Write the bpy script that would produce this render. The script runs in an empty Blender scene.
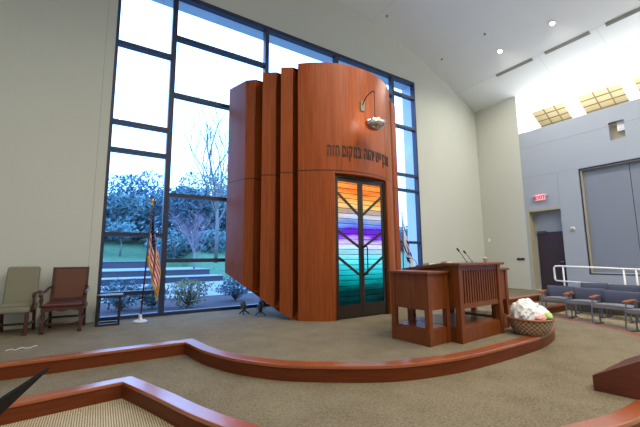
import bpy, math, random
from mathutils import Vector, Matrix
S = bpy.context.scene
COL = S.collection
rnd = random.Random(7)
PI = math.pi

# ------------------------------------------------------------------ helpers
class MB:
    def __init__(self):
        self.v = []; self.f = []; self.uv = None
    def add(self, vs, fs):
        n = len(self.v); self.v += [tuple(p) for p in vs]; self.f += [tuple(i + n for i in f) for f in fs]; return self
    def box(self, x0, x1, y0, y1, z0, z1, M=None):
        vs = [(x, y, z) for x in (x0, x1) for y in (y0, y1) for z in (z0, z1)]
        if M is not None: vs = [M @ Vector(p) for p in vs]
        return self.add(vs, [(0,1,3,2),(4,6,7,5),(0,4,5,1),(2,3,7,6),(0,2,6,4),(1,5,7,3)])
    def bar(self, a, b, w, d, up=(0,0,1)):
        a = Vector(a); b = Vector(b); z = (b - a).normalized(); u = Vector(up)
        if abs(z.dot(u)) > .98: u = Vector((1,0,0))
        x = z.cross(u).normalized(); y = z.cross(x).normalized()
        vs = [p + x*sx*w/2 + y*sy*d/2 for p in (a, b) for sx, sy in ((-1,-1),(1,-1),(1,1),(-1,1))]
        return self.add(vs, [(0,1,2,3),(4,7,6,5),(0,4,5,1),(1,5,6,2),(2,6,7,3),(3,7,4,0)])
    def prism(self, poly, z0, z1):
        n = len(poly)
        zz0 = z0 if isinstance(z0, (list, tuple)) else [z0]*n
        vs = [(p[0], p[1], zz0[i]) for i, p in enumerate(poly)] + [(p[0], p[1], z1) for p in poly]
        return self.add(vs, [tuple(range(n-1, -1, -1)), tuple(range(n, 2*n))] + [(i, (i+1) % n, n+(i+1) % n, n+i) for i in range(n)])
    def prism_axis(self, poly, a0, a1, fn):
        n = len(poly)
        vs = [fn(p, a0) for p in poly] + [fn(p, a1) for p in poly]
        return self.add(vs, [tuple(range(n-1, -1, -1)), tuple(range(n, 2*n))] + [(i, (i+1) % n, n+(i+1) % n, n+i) for i in range(n)])
    def tube(self, pts, r, n=8):
        pts = [Vector(p) for p in pts]; m = len(pts)
        rs = r if isinstance(r, (list, tuple)) else [r]*m
        t0 = (pts[1]-pts[0]).normalized()
        x = t0.orthogonal().normalized(); vs = []
        for i, p in enumerate(pts):
            t = (pts[min(i+1, m-1)] - pts[max(i-1, 0)]).normalized()
            x = (x - t*x.dot(t)).normalized(); y = t.cross(x)
            vs += [p + (x*math.cos(2*PI*k/n) + y*math.sin(2*PI*k/n))*rs[i] for k in range(n)]
        fs = [(i*n+k, i*n+(k+1) % n, (i+1)*n+(k+1) % n, (i+1)*n+k) for i in range(m-1) for k in range(n)]
        fs += [tuple(range(n-1, -1, -1)), tuple(range((m-1)*n, m*n))]
        return self.add(vs, fs)
    def lathe(self, prof, n=20, c=(0,0,0), M=None):
        m = len(prof); vs = []
        for r, z in prof:
            for k in range(n):
                p = Vector((r*math.cos(2*PI*k/n), r*math.sin(2*PI*k/n), z))
                if M is not None: p = M @ p
                vs.append(p + Vector(c))
        fs = [(i*n+k, i*n+(k+1) % n, (i+1)*n+(k+1) % n, (i+1)*n+k) for i in range(m-1) for k in range(n)]
        fs += [tuple(range(n-1, -1, -1)), tuple(range((m-1)*n, m*n))]
        return self.add(vs, fs)
    def grid(self, fn, nu, nv):
        vs = [fn(i/nu, j/nv) for j in range(nv+1) for i in range(nu+1)]
        uv = [(i/nu, j/nv) for j in range(nv+1) for i in range(nu+1)]
        n = len(self.v)
        self.add(vs, [(j*(nu+1)+i, j*(nu+1)+i+1, (j+1)*(nu+1)+i+1, (j+1)*(nu+1)+i) for j in range(nv) for i in range(nu)])
        self.uv = (self.uv or [(0,0)]*n) + uv
        return self
    def build(self, name, mat, parent=None, smooth=False, bevel=0, offset=None):
        me = bpy.data.meshes.new(name)
        off = Vector(offset) if offset is not None else Vector((0,0,0))
        me.from_pydata([Vector(p) - off for p in self.v], [], self.f)
        if self.uv:
            l = me.uv_layers.new(name='UVMap')
            for lp in me.loops: l.data[lp.index].uv = self.uv[lp.vertex_index]
        import bmesh
        bm = bmesh.new(); bm.from_mesh(me)
        bmesh.ops.recalc_face_normals(bm, faces=bm.faces)
        bm.to_mesh(me); bm.free()
        if smooth:
            for p in me.polygons: p.use_smooth = len(p.vertices) < 6
        me.materials.append(mat)
        o = bpy.data.objects.new(name, me); COL.objects.link(o)
        if parent is not None: o.parent = parent
        if bevel:
            b = o.modifiers.new('bevel', 'BEVEL'); b.width = bevel; b.segments = 2; b.limit_method = 'ANGLE'; b.angle_limit = math.radians(40)
        return o

def tag(o, label=None, cat=None, group=None, kind=None):
    if label: o['label'] = label
    if cat: o['category'] = cat
    if group: o['group'] = group
    if kind: o['kind'] = kind
    return o
def thing(name, label, cat, loc=(0,0,0), rz=0, group=None):
    o = bpy.data.objects.new(name, None); COL.objects.link(o)
    o.empty_display_size = .1
    o.location = loc; o.rotation_euler = (0,0,rz)
    return tag(o, label, cat, group)
def struct(mb, name, mat, parent=None, **k):
    o = mb.build(name, mat, parent, **k)
    if parent is None: o['kind'] = 'structure'
    return o
def kids(o): return [c for c in bpy.data.objects if c.parent == o]
def dup(o, parent=None):
    ch = kids(o); c = o.copy(); COL.objects.link(c)
    if parent is not None: c.parent = parent
    for k in ch: dup(k, c)
    return c

# ------------------------------------------------------------------ materials
def base(name):
    m = bpy.data.materials.new(name); m.use_nodes = True
    nt = m.node_tree; nt.nodes.clear()
    out = nt.nodes.new('ShaderNodeOutputMaterial')
    return m, nt, out
def N(nt, t, **k):
    n = nt.nodes.new(t)
    for a, b in k.items(): setattr(n, a, b)
    return n
def mathn(nt, op, a, b=None, c=None):
    n = nt.nodes.new('ShaderNodeMath'); n.operation = op
    for i, v in enumerate((a, b, c)):
        if v is None: continue
        if isinstance(v, (int, float)): n.inputs[i].default_value = v
        else: nt.links.new(v, n.inputs[i])
    return n.outputs[0]
def mixc(nt, fac, a, b):
    n = nt.nodes.new('ShaderNodeMix'); n.data_type = 'RGBA'
    for i, v in ((0, fac), (6, a), (7, b)):
        if isinstance(v, (int, float)): n.inputs[i].default_value = v
        elif isinstance(v, tuple): n.inputs[i].default_value = (*v[:3], 1)
        else: nt.links.new(v, n.inputs[i])
    return n.outputs[2]
def objco(nt, scale=(1,1,1)):
    tc = N(nt, 'ShaderNodeTexCoord'); mp = N(nt, 'ShaderNodeMapping'); mp.inputs['Scale'].default_value = scale
    nt.links.new(tc.outputs['Object'], mp.inputs[0]); return mp.outputs[0]
def xyz(nt):
    tc = N(nt, 'ShaderNodeTexCoord'); s = N(nt, 'ShaderNodeSeparateXYZ'); nt.links.new(tc.outputs['Object'], s.inputs[0]); return s.outputs
def noise(nt, vec, scale, detail=4, rough=.6):
    n = N(nt, 'ShaderNodeTexNoise'); n.inputs['Scale'].default_value = scale; n.inputs['Detail'].default_value = detail; n.inputs['Roughness'].default_value = rough
    nt.links.new(vec, n.inputs['Vector']); return n.outputs['Fac']
def ramp(nt, fac, stops, interp='LINEAR'):
    r = N(nt, 'ShaderNodeValToRGB'); r.color_ramp.interpolation = interp
    el = r.color_ramp.elements
    while len(el) < len(stops): el.new(.5)
    for e, (p, c) in zip(el, stops): e.position = p; e.color = (*c, 1)
    nt.links.new(fac, r.inputs[0]); return r.outputs[0]
def finish(nt, out, col, rough=.5, metal=0, spec=.5, bump=None, bs=.2, bd=.01, emit=None, es=0, coat=0):
    p = N(nt, 'ShaderNodeBsdfPrincipled')
    if isinstance(col, tuple): p.inputs['Base Color'].default_value = (*col[:3], 1)
    else: nt.links.new(col, p.inputs['Base Color'])
    p.inputs['Roughness'].default_value = rough; p.inputs['Metallic'].default_value = metal
    p.inputs['Specular IOR Level'].default_value = spec; p.inputs['Coat Weight'].default_value = coat; p.inputs['Coat Roughness'].default_value = .26
    if bump is not None:
        b = N(nt, 'ShaderNodeBump'); b.inputs['Strength'].default_value = bs; b.inputs['Distance'].default_value = bd
        nt.links.new(bump, b.inputs['Height']); nt.links.new(b.outputs[0], p.inputs['Normal'])
    if emit is not None:
        if isinstance(emit, tuple): p.inputs['Emission Color'].default_value = (*emit[:3], 1)
        else: nt.links.new(emit, p.inputs['Emission Color'])
        p.inputs['Emission Strength'].default_value = es
    nt.links.new(p.outputs[0], out.inputs[0])
def plain(name, col, rough=.5, metal=0, spec=.5, var=.12, scale=30, **k):
    m, nt, out = base(name)
    f = noise(nt, objco(nt), scale)
    c = mixc(nt, f, tuple(x*(1-var) for x in col), tuple(x*(1+var) for x in col))
    finish(nt, out, c, rough, metal, spec, **k); return m
def wood(name, a, b, scale=(26,26,1.1), rough=.32, spec=.5, seam=None, coat=0):
    m, nt, out = base(name)
    v = objco(nt, scale)
    f = noise(nt, v, 1.6, 5, .62); g = noise(nt, v, 6, 3, .6)
    h = mathn(nt, 'ADD', mathn(nt, 'MULTIPLY', f, .7), mathn(nt, 'MULTIPLY', g, .3))
    c = ramp(nt, h, [(.33, a), (.68, b)])
    if seam is not None:
        z = xyz(nt)[2]
        d = mathn(nt, 'LESS_THAN', mathn(nt, 'ABSOLUTE', mathn(nt, 'SUBTRACT', z, seam)), .011)
        c = mixc(nt, d, c, (.03,.012,.007))
    finish(nt, out, c, rough, 0, spec, bump=g, bs=.06, bd=.004, coat=coat); return m

M = {}
M['wall'] = plain('cream_wall_paint', (.53,.56,.515), .85, var=.02, scale=3)
M['wall_daylit'] = plain('wall_paint_daylight_blue', (.34,.39,.47), .7, var=.02, scale=3)  # blue light from the window is put into this paint colour
M['white'] = plain('white_paint', (.86,.87,.86), .7, var=.01)
M['bronze'] = plain('window_metal_blue_glare', (.018,.026,.07), .45, 0, .5, var=.1)  # navy tone paints the window's veiling glare onto the dark frame
M['doorbronze'] = plain('dark_bronze', (.05,.035,.025), .4, .6, var=.1)
M['wood'] = wood('cherry_wood', (.25,.052,.013), (.42,.105,.026), rough=.36)
M['arkwood'] = wood('ark_cherry_veneer', (.165,.033,.007), (.33,.080,.017), (24,24,.7), .36, spec=.22, seam=2.955)
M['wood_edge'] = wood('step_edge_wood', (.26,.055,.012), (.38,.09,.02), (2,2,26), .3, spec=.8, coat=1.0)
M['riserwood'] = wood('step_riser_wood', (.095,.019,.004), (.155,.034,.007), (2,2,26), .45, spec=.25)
M['tablewood'] = wood('table_wood', (.105,.025,.0055), (.21,.056,.011), (22,22,1.3), .4, spec=.3)
M['tabletop'] = wood('table_top_wood', (.105,.025,.0055), (.21,.056,.011), (3,24,24), .36, spec=.4)
M['darkwood'] = wood('dark_mahogany', (.07,.012,.006), (.13,.024,.010), (3,3,20), .35)
M['chairwood'] = wood('chair_wood', (.04,.012,.006), (.085,.025,.011), (20,20,2), .35)
M['blackwood'] = plain('black_lacquer', (.012,.011,.012), .35)
M['blackmetal'] = plain('black_metal', (.010,.010,.011), .75, spec=.05)
M['greymetal'] = plain('grey_metal', (.18,.19,.21), .4, .5)
M['chrome'] = plain('polished_steel', (.6,.6,.6), .2, 1, var=.02)
M['brass'] = plain('brass', (.55,.36,.10), .3, 1, var=.05)
M['stand'] = plain('pale_stand_metal', (.55,.54,.52), .35, .3, var=.03)
M['brownleather'] = plain('brown_leather', (.105,.034,.018), .5, var=.2, scale=8)
M['redleather'] = plain('oxblood_leather', (.075,.016,.017), .45, var=.2, scale=8)
M['sage'] = plain('sage_fabric', (.21,.205,.15), .9, var=.1, scale=60, spec=.2)
M['greyfabric'] = plain('slate_fabric', (.075,.085,.125), .9, var=.2, scale=90, spec=.2)
M['greyseat'] = plain('pale_grey_seat', (.21,.21,.235), .8, var=.15, scale=90, spec=.2)
M['armwood'] = wood('arm_pad_wood', (.20,.055,.018), (.34,.11,.04), (12,12,12), .3)
M['partition'] = plain('partition_fabric_daylit', (.20,.235,.31), .8, var=.06, scale=60)  # panel colour includes the blue cast of the window daylight
M['tan'] = plain('tan_trim', (.42,.39,.28), .7)
M['slot'] = plain('diffuser_grey', (.30,.32,.30), .6)
M['joint'] = plain('joint_shadow_gap', (.30,.31,.32), .8)
M['mesh_dark'] = plain('dark_brown_door', (.035,.016,.014), .4, var=.2)
M['gold'] = plain('gold_fringe', (.60,.36,.06), .5, var=.3, scale=200)
M['paper'] = plain('white_paper', (.8,.8,.78), .8)
M['dark'] = plain('dark_grey_plastic', (.05,.05,.055), .5)

def carpet(name, a, b, stripes=False):
    m, nt, out = base(name)
    v = objco(nt)
    f = noise(nt, v, 140, 2, .7); g = noise(nt, v, 45, 3, .65); h = noise(nt, v, 2.5, 3, .6)
    s = mathn(nt, 'ADD', mathn(nt, 'MULTIPLY', f, .32), mathn(nt, 'ADD', mathn(nt, 'MULTIPLY', g, .5), mathn(nt, 'MULTIPLY', h, .18)))
    c = ramp(nt, s, [(.40, a), (.60, b)])
    if stripes:
        x = xyz(nt)[0]
        w = mathn(nt, 'SINE', mathn(nt, 'MULTIPLY', mathn(nt, 'ADD', x, mathn(nt, 'MULTIPLY', g, .012)), 290))
        c = mixc(nt, mathn(nt, 'MULTIPLY', mathn(nt, 'GREATER_THAN', w, .1), .85), c, (.15,.115,.07))
    finish(nt, out, c, .95, 0, .15, bump=f, bs=.4, bd=.006); return m
M['carpet'] = carpet('beige_carpet', (.108,.088,.055), (.24,.198,.132))
M['carpet_low'] = carpet('striped_carpet', (.40,.33,.21), (.58,.49,.34), True)

def ceiling_mat():
    m, nt, out = base('grey_ceiling_paint')
    x, y, z = xyz(nt)
    d = None
    far = mathn(nt, 'GREATER_THAN', x, 11.98)
    for op in ((x, 7.38), (x, 11.93), (y, 5.02), (y, 3.40), (y, 1.80)):
        e = mathn(nt, 'LESS_THAN', mathn(nt, 'ABSOLUTE', mathn(nt, 'SUBTRACT', op[0], op[1])), .008)
        if op[0] is y: e = mathn(nt, 'MULTIPLY', e, far)
        d = e if d is None else mathn(nt, 'MAXIMUM', d, e)
    g = noise(nt, objco(nt), 1.5)
    c = mixc(nt, g, (.73,.79,.85), (.76,.82,.88))
    c = mixc(nt, d, c, (.62,.67,.72))
    finish(nt, out, c, .85, 0, .2); return m
M['ceiling'] = ceiling_mat()

def glass_mat(name, tint, ior=1.5):
    m, nt, out = base(name)
    t = N(nt, 'ShaderNodeBsdfTransparent'); t.inputs[0].default_value = (*tint, 1)
    g = N(nt, 'ShaderNodeBsdfGlossy'); g.inputs['Roughness'].default_value = .02
    f = N(nt, 'ShaderNodeFresnel'); f.inputs['IOR'].default_value = ior
    mx = N(nt, 'ShaderNodeMixShader')
    nt.links.new(f.outputs[0], mx.inputs[0]); nt.links.new(t.outputs[0], mx.inputs[1]); nt.links.new(g.outputs[0], mx.inputs[2])
    nt.links.new(mx.outputs[0], out.inputs[0]); return m
M['glass'] = glass_mat('window_glass', (.70,.85,1.0), 1.3)
def emis(name, col, s):
    m, nt, out = base(name)
    e = N(nt, 'ShaderNodeEmission'); e.inputs[0].default_value = (*col, 1); e.inputs[1].default_value = s
    nt.links.new(e.outputs[0], out.inputs[0]); return m
M['lampglow'] = emis('lamp_glow', (1,.97,.9), 14)
M['red_glow'] = emis('exit_red_glow', (.85,.01,.04), 1.0)

def stained():
    m, nt, out = base('stained_glass')
    x, y, z = xyz(nt)
    w = noise(nt, objco(nt, (1.6,1,5)), 1.0, 2, .5)
    zz = mathn(nt, 'DIVIDE', mathn(nt, 'ADD', z, mathn(nt, 'MULTIPLY', mathn(nt, 'SUBTRACT', w, .5), .30)), 2.9)
    c = ramp(nt, zz, [(.10,(.0,.012,.015)),(.19,(.0,.05,.055)),(.25,(.0,.22,.24)),(.33,(.02,.52,.62)),(.40,(.12,.75,.95)),(.46,(.34,.78,1.0)),(.52,(.60,.52,1.0)),(.565,(.16,.01,.60)),(.62,(.10,.03,.60)),(.66,(.14,.30,.95)),(.70,(.40,.52,.85)),(.74,(.55,.40,.30)),(.775,(.95,.62,.22)),(.84,(1.0,.36,.06)),(.89,(.85,.17,.02)),(.96,(1.0,.32,.06))])
    strip = mathn(nt, 'DIVIDE', z, .105); fl = mathn(nt, 'FLOOR', strip); fr = mathn(nt, 'FRACT', strip)
    wn = N(nt, 'ShaderNodeTexWhiteNoise'); wn.noise_dimensions = '1D'; nt.links.new(fl, wn.inputs['W'])
    k = mathn(nt, 'ADD', .62, mathn(nt, 'MULTIPLY', wn.outputs['Value'], .45))
    streak = noise(nt, objco(nt, (4,1,30)), 1.0, 3, .6)
    k = mathn(nt, 'MULTIPLY', k, mathn(nt, 'ADD', .6, mathn(nt, 'MULTIPLY', streak, .8)))
    line = mathn(nt, 'GREATER_THAN', fr, .11)
    k = mathn(nt, 'MULTIPLY', k, mathn(nt, 'ADD', .05, mathn(nt, 'MULTIPLY', line, .95)))
    vm = N(nt, 'ShaderNodeVectorMath', operation='SCALE'); nt.links.new(c, vm.inputs[0]); nt.links.new(k, vm.inputs['Scale'])
    bc = mixc(nt, .75, vm.outputs[0], (0,0,0))
    finish(nt, out, bc, .25, 0, .08, emit=vm.outputs[0], es=1.2); return m
M['stained'] = stained()

def flag_us():
    m, nt, out = base('stars_and_stripes_cloth')
    uv = N(nt, 'ShaderNodeUVMap'); s = N(nt, 'ShaderNodeSeparateXYZ'); nt.links.new(uv.outputs[0], s.inputs[0])
    t, h = s.outputs[0], s.outputs[1]
    st = mathn(nt, 'MODULO', mathn(nt, 'FLOOR', mathn(nt, 'MULTIPLY', h, 12.99)), 2)
    c = mixc(nt, st, (.52,.012,.02), (.72,.70,.68))
    can = mathn(nt, 'MULTIPLY', mathn(nt, 'LESS_THAN', t, .52), mathn(nt, 'LESS_THAN', h, .54))
    sx = mathn(nt, 'SUBTRACT', mathn(nt, 'FRACT', mathn(nt, 'MULTIPLY', t, 13.3)), .5)
    sy = mathn(nt, 'SUBTRACT', mathn(nt, 'FRACT', mathn(nt, 'MULTIPLY', h, 12)), .5)
    star = mathn(nt, 'LESS_THAN', mathn(nt, 'ADD', mathn(nt, 'MULTIPLY', sx, sx), mathn(nt, 'MULTIPLY', sy, sy)), .02)
    cc = mixc(nt, star, (.010,.015,.085), (.6,.6,.65))
    c = mixc(nt, can, c, cc)
    finish(nt, out, c, .8, 0, .2); return m
M['flag_us'] = flag_us()
def flag_il():
    m, nt, out = base('white_cloth_blue_star')
    uv = N(nt, 'ShaderNodeUVMap'); s = N(nt, 'ShaderNodeSeparateXYZ'); nt.links.new(uv.outputs[0], s.inputs[0])
    t, h = s.outputs[0], s.outputs[1]
    b = mathn(nt, 'LESS_THAN', mathn(nt, 'ABSOLUTE', mathn(nt, 'SUBTRACT', mathn(nt, 'ABSOLUTE', mathn(nt, 'SUBTRACT', h, .5)), .34)), .08)
    # six-pointed star outline: two triangles, as signed distances
    x = mathn(nt, 'MULTIPLY', mathn(nt, 'SUBTRACT', t, .5), 1.4); y = mathn(nt, 'SUBTRACT', h, .5)
    ax = mathn(nt, 'MULTIPLY', mathn(nt, 'ABSOLUTE', x), .866)
    up = mathn(nt, 'MAXIMUM', mathn(nt, 'ADD', ax, mathn(nt, 'MULTIPLY', y, .5)), mathn(nt, 'MULTIPLY', y, -1))
    dn = mathn(nt, 'MAXIMUM', mathn(nt, 'SUBTRACT', ax, mathn(nt, 'MULTIPLY', y, .5)), y)
    r = mathn(nt, 'MAXIMUM', mathn(nt, 'LESS_THAN', mathn(nt, 'ABSOLUTE', mathn(nt, 'SUBTRACT', up, .085)), .018), mathn(nt, 'LESS_THAN', mathn(nt, 'ABSOLUTE', mathn(nt, 'SUBTRACT', dn, .085)), .018))
    c = mixc(nt, mathn(nt, 'MAXIMUM', b, r), (.72,.74,.80), (.02,.05,.36))
    finish(nt, out, c, .8, 0, .2); return m
M['flag_il'] = flag_il()

def leafm(name, a, b):
    m, nt, out = base(name)
    f = noise(nt, objco(nt), 3, 3)
    finish(nt, out, ramp(nt, f, [(.35, a), (.65, b)]), .75, 0, .2); return m
M['leaf_dark'] = leafm('hazed_evergreen_leaves', (.03,.085,.115), (.09,.20,.26))  # bluish haze of the distance is mixed into the leaf colours
M['leaf_mid'] = leafm('hazed_green_leaves', (.05,.12,.14), (.12,.26,.29))  # same blue haze tint, over a lighter green
M['leaf_pale'] = leafm('dry_twigs', (.26,.20,.20), (.40,.32,.30))
M['leaf_shrub'] = leafm('shrub_leaves', (.10,.13,.07), (.21,.24,.13))
M['bark'] = leafm('bark', (.13,.12,.12), (.22,.20,.19))
M['lawn'] = leafm('lawn_grass', (.05,.15,.09), (.08,.21,.12))
M['stone'] = plain('terrace_stone', (.055,.065,.09), .9, var=.35, scale=9)
M['pave'] = plain('pale_paving', (.21,.26,.29), .9, var=.1, scale=5)
M['mulch'] = plain('bark_mulch', (.04,.034,.05), .95, var=.5, scale=25)

# ------------------------------------------------------------------ camera (measured from the vanishing points)
def basis(yaw, pitch, roll):
    cy, sy = math.cos(yaw), math.sin(yaw)
    f = Vector((sy*math.cos(pitch), cy*math.cos(pitch), math.sin(pitch))); r = Vector((cy, -sy, 0)); u = r.cross(f)
    return f, r*math.cos(roll)+u*math.sin(roll), u*math.cos(roll)-r*math.sin(roll)
f, r, u = basis(math.radians(32.698), math.radians(7.4056), math.radians(-.4968))
cam = bpy.data.cameras.new('camera'); cam.sensor_width = 36; cam.lens = 36*341.454/640; cam.clip_start = .05; cam.clip_end = 300
co = bpy.data.objects.new('camera', cam); COL.objects.link(co)
mw = Matrix.Identity(4)
for i in range(3): mw[i][0], mw[i][1], mw[i][2] = r[i], u[i], -f[i]
mw[2][3] = 1.2
co.matrix_world = mw; S.camera = co

# ------------------------------------------------------------------ room shell
YW, XR, XL, YB, ZF = 8.16, 13.18, -3.7, -12.0, -.36
def cells(us, vs, holes):
    us = sorted(set(us + [h[i] for h in holes for i in (0,1)])); vs = sorted(set(vs + [h[i] for h in holes for i in (2,3)]))
    for a, b in zip(us, us[1:]):
        run = None
        for c, d in zip(vs, vs[1:]):
            solid = not any(h[0] <= (a+b)/2 <= h[1] and h[2] <= (c+d)/2 <= h[3] for h in holes)
            if solid: run = (run[0], d) if run else (c, d)
            if not solid and run: yield a, b, *run; run = None
        if run: yield a, b, *run
mb = MB()
for a, b, c, d in cells([XL, XR], [ZF, 9.7], [(0, 9.47, 0, 7.64)]): mb.box(a, b, YW, YW+.6, c, d)
struct(mb, 'wall_back', M['wall'])
mb = MB(); mb.box(-.175, -.168, YW-.004, YW, 0, 7.3); struct(mb, 'trim_1', M['joint'])
mb = MB(); mb.box(XL-.3, XL, YB, YW, ZF, 8); struct(mb, 'wall_left', M['wall'])
mb = MB(); mb.box(XL-.3, 16, YB-.3, YB, ZF, 9.7); struct(mb, 'wall_behind', M['wall'])
# right wall: cream end piece and the panelled length with blue daylight in its colour
mb = MB(); mb.box(XR, XR+.35, 6.46, YW, ZF, 7.34); struct(mb, 'wall_right_end', M['wall'])
DOOR = (5.30, 6.39, 0.0, 2.86); PART = (-3.0, 4.67, .60, 4.05); NICHE = (3.37, 3.75, 4.75, 5.32)
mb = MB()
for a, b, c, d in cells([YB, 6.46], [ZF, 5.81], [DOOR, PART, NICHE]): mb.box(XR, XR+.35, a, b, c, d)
struct(mb, 'wall_right', M['wall_daylit'])
mb = MB()
mb.box(XR-.004, XR, YB, 6.44, 5.205, 5.222); mb.box(XR-.004, XR, 4.68, 6.40, 4.065, 4.08); mb.box(XR-.004, XR, 5.292, 5.304, 2.86, 4.065)
struct(mb, 'trim_2', M['joint'])
# clerestory: ledge, end wall, sloping piers and tan skylights
mb = MB(); mb.box(XR+.35, 15.9, YB, 6.46, 5.5, 5.81); struct(mb, 'clerestory_ledge', M['white'])
mb = MB(); mb.box(XR+.002, 15.9, 6.452, 6.7, 5.812, 7.4); struct(mb, 'clerestory_end', M['white'])
sl = (-.424/.689)
def slope(x): return 6.895 + (x-14.2)*sl
bays = [(5.29, 6.40), (3.60, 4.84), (1.95, 3.29), (.3, 1.6), (-1.35, -.05), (-3.0, -1.7)]
mb = MB()
edges = [6.46] + [e for b in bays for e in (b[1], b[0])] + [YB]
fn = lambda p, a: (p[0], a, p[1])
for i in range(0, len(edges), 2):
    mb.prism_axis([(14.2, slope(14.2)), (15.9, slope(15.9)), (15.9, slope(15.9)+.14), (14.2, slope(14.2)+.14)], edges[i+1], edges[i], fn)
struct(mb, 'clerestory_pier_wall', M['white'])
def skymat():
    m, nt, out = base('tan_skylight_panel')
    g = noise(nt, objco(nt), 4)
    c = mixc(nt, g, (.17,.145,.08), (.205,.175,.10))
    finish(nt, out, c, .5, 0, .3, emit=(.75,.58,.28), es=.05); return m
M['sky_panel'] = skymat()
M['sky_bar'] = plain('brown_glazing_bar', (.07,.045,.025), .5)
for i, (a, b) in enumerate(bays[:4]):
    mb = MB(); mb.prism_axis([(14.2, slope(14.2)+.02), (15.9, slope(15.9)+.02), (15.9, slope(15.9)+.06), (14.2, slope(14.2)+.06)], a, b, fn)
    w = struct(mb, 'window_%d' % (i+2), M['sky_panel'])
    mb = MB()
    for k in (1, 2):
        y = b + (a-b)*k/3 - .05
        mb.prism_axis([(14.2, slope(14.2)-.005), (15.9, slope(15.9)-.005), (15.9, slope(15.9)+.02), (14.2, slope(14.2)+.02)], y-.014, y+.014, fn)
    for k in range(1, 6):
        x = 14.2 + .24*k
        mb.prism_axis([(x-.011, slope(x)+.002), (x+.011, slope(x)-.006), (x+.011, slope(x)+.02), (x-.011, slope(x)+.028)], a, b, fn)
    mb.build('glazing_bars', M['sky_bar'], w)
# vaulted ceiling
prof = []
for i in range(41):
    x = -3.95 + (12.0+3.95)*i/40
    prof.append((x, -4.762 + math.sqrt(14.18**2 - (x-5.497)**2)))
prof += [(14.22, 6.895)]
top = [(x, z+.25) for x, z in reversed(prof)]
mb = MB()
n = len(prof)
for i in range(n-1):
    mb.add([(prof[i][0], y, prof[i][1]) for y in (YB, YW+.05)] + [(prof[i+1][0], y, prof[i+1][1]) for y in (YW+.05, YB)], [(0,1,2,3)])
    mb.add([(prof[i][0], y, prof[i][1]+.3) for y in (YB, YW+.05)] + [(prof[i+1][0], y, prof[i+1][1]+.3) for y in (YW+.05, YB)], [(3,2,1,0)])
ceil = struct(mb, 'ceiling', M['ceiling'])
for p in ceil.data.polygons: p.use_smooth = True
def zceil(x):
    return -4.762 + math.sqrt(14.18**2 - (x-5.497)**2) if x <= 12 else 7.85 + (x-12)*(6.895-7.85)/2.22
# floors
mb = MB(); mb.box(XL, XR, YB, YW, ZF-.1, ZF); struct(mb, 'floor', M['carpet_low'])
def spline(pts, k=6):
    out = []
    P = [Vector(p) for p in pts]
    for i in range(len(P)-1):
        p0, p1, p2, p3 = P[max(i-1, 0)], P[i], P[i+1], P[min(i+2, len(P)-1)]
        for j in range(k):
            t = j/k
            out.append(.5*((2*p1)+(p2-p0)*t+(2*p0-5*p1+4*p2-p3)*t*t+(3*p1-p0-3*p2+p3)*t**3))
    return out + [P[-1]]
AX = 4.75
def sym(left): return left + [(2*AX-x, y) for x, y in reversed(left)]
up_l = [(1.13,5.43),(1.21,4.90),(1.32,4.52),(1.48,4.15),(1.807,3.685),(2.154,3.382),(2.516,3.123),(2.915,2.907),(3.422,2.765),(4.092,2.68)]
up_path = [Vector((XL, 5.60))] + spline(sym(up_l)) + [Vector((XR, 5.50))]
mid_l = [(.30,4.60),(.47,4.16),(.60,3.80),(.76,3.343),(.96,2.90),(1.30,2.30),(1.80,1.84),(2.55,1.47),(3.45,1.22),(4.1,1.13)]
mid_l = [(x*1.0147, y*1.0147) for x, y in mid_l]
mid_path = [Vector((XL, 4.28))] + spline(sym(mid_l)) + [Vector((11.4, 4.66))]
def strip(path, d0, d1, z0, z1):
    mb = MB(); n = len(path); vs = []
    for i, p in enumerate(path):
        a = (path[i]-path[i-1]).normalized() if i else (path[1]-path[0]).normalized()
        b = (path[i+1]-path[i]).normalized() if i < n-1 else a
        na, nb = Vector((-a.y, a.x)), Vector((-b.y, b.x))   # to the left of travel = towards the window wall
        m = (na+nb).normalized(); s = 1/max(.45, m.dot(na))
        for d, z in ((d0, z0), (d1, z0), (d1, z1), (d0, z1)):
            q = p + m*d*s; vs.append((q.x, q.y, z))
    fs = [(4*i+k, 4*i+(k+1) % 4, 4*i+4+(k+1) % 4, 4*i+4+k) for i in range(n-1) for k in range(4)] + [(0,1,2,3), (4*n-1,4*n-2,4*n-3,4*n-4)]
    return mb.add(vs, fs)
def inset(path, d):
    out = []
    n = len(path)
    for i, p in enumerate(path):
        a = (path[i]-path[i-1]).normalized() if i else (path[1]-path[0]).normalized()
        b = (path[i+1]-path[i]).normalized() if i < n-1 else a
        na, nb = Vector((-a.y, a.x)), Vector((-b.y, b.x)); m = (na+nb).normalized()
        out.append(p + m*d/max(.45, m.dot(na)))
    return out
def platform(name, path, z, label):
    pp = inset(path, .16)
    poly = [(p.x, p.y) for p in pp] + [(pp[-1].x, YW), (XL, YW)]
    mb = MB(); mb.prism(poly, ZF+.001, z); o = struct(mb, name, M['carpet']); tag(o, label)
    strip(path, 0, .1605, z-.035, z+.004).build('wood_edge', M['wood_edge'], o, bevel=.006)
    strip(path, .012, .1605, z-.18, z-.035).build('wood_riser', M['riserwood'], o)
    return o
platform('floor_middle', mid_path, -.18, 'beige carpeted middle level with a curved wooden step edge')
platform('floor_upper', up_path, 0, 'beige carpeted top platform with a curved wooden step edge')
# ramp along the right wall
mb = MB(); mb.add([(x, y, z) for x in (11.5, XR) for y, z in ((5.45, ZF), (5.45, -.005), (1.2, ZF+.004), (1.2, ZF))], [(0,1,2,3), (4,7,6,5), (0,4,5,1), (1,5,6,2), (2,6,7,3), (3,7,4,0)])
o = struct(mb, 'ramp', M['carpet']); tag(o, 'carpeted ramp rising along the right wall behind the seats')

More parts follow.
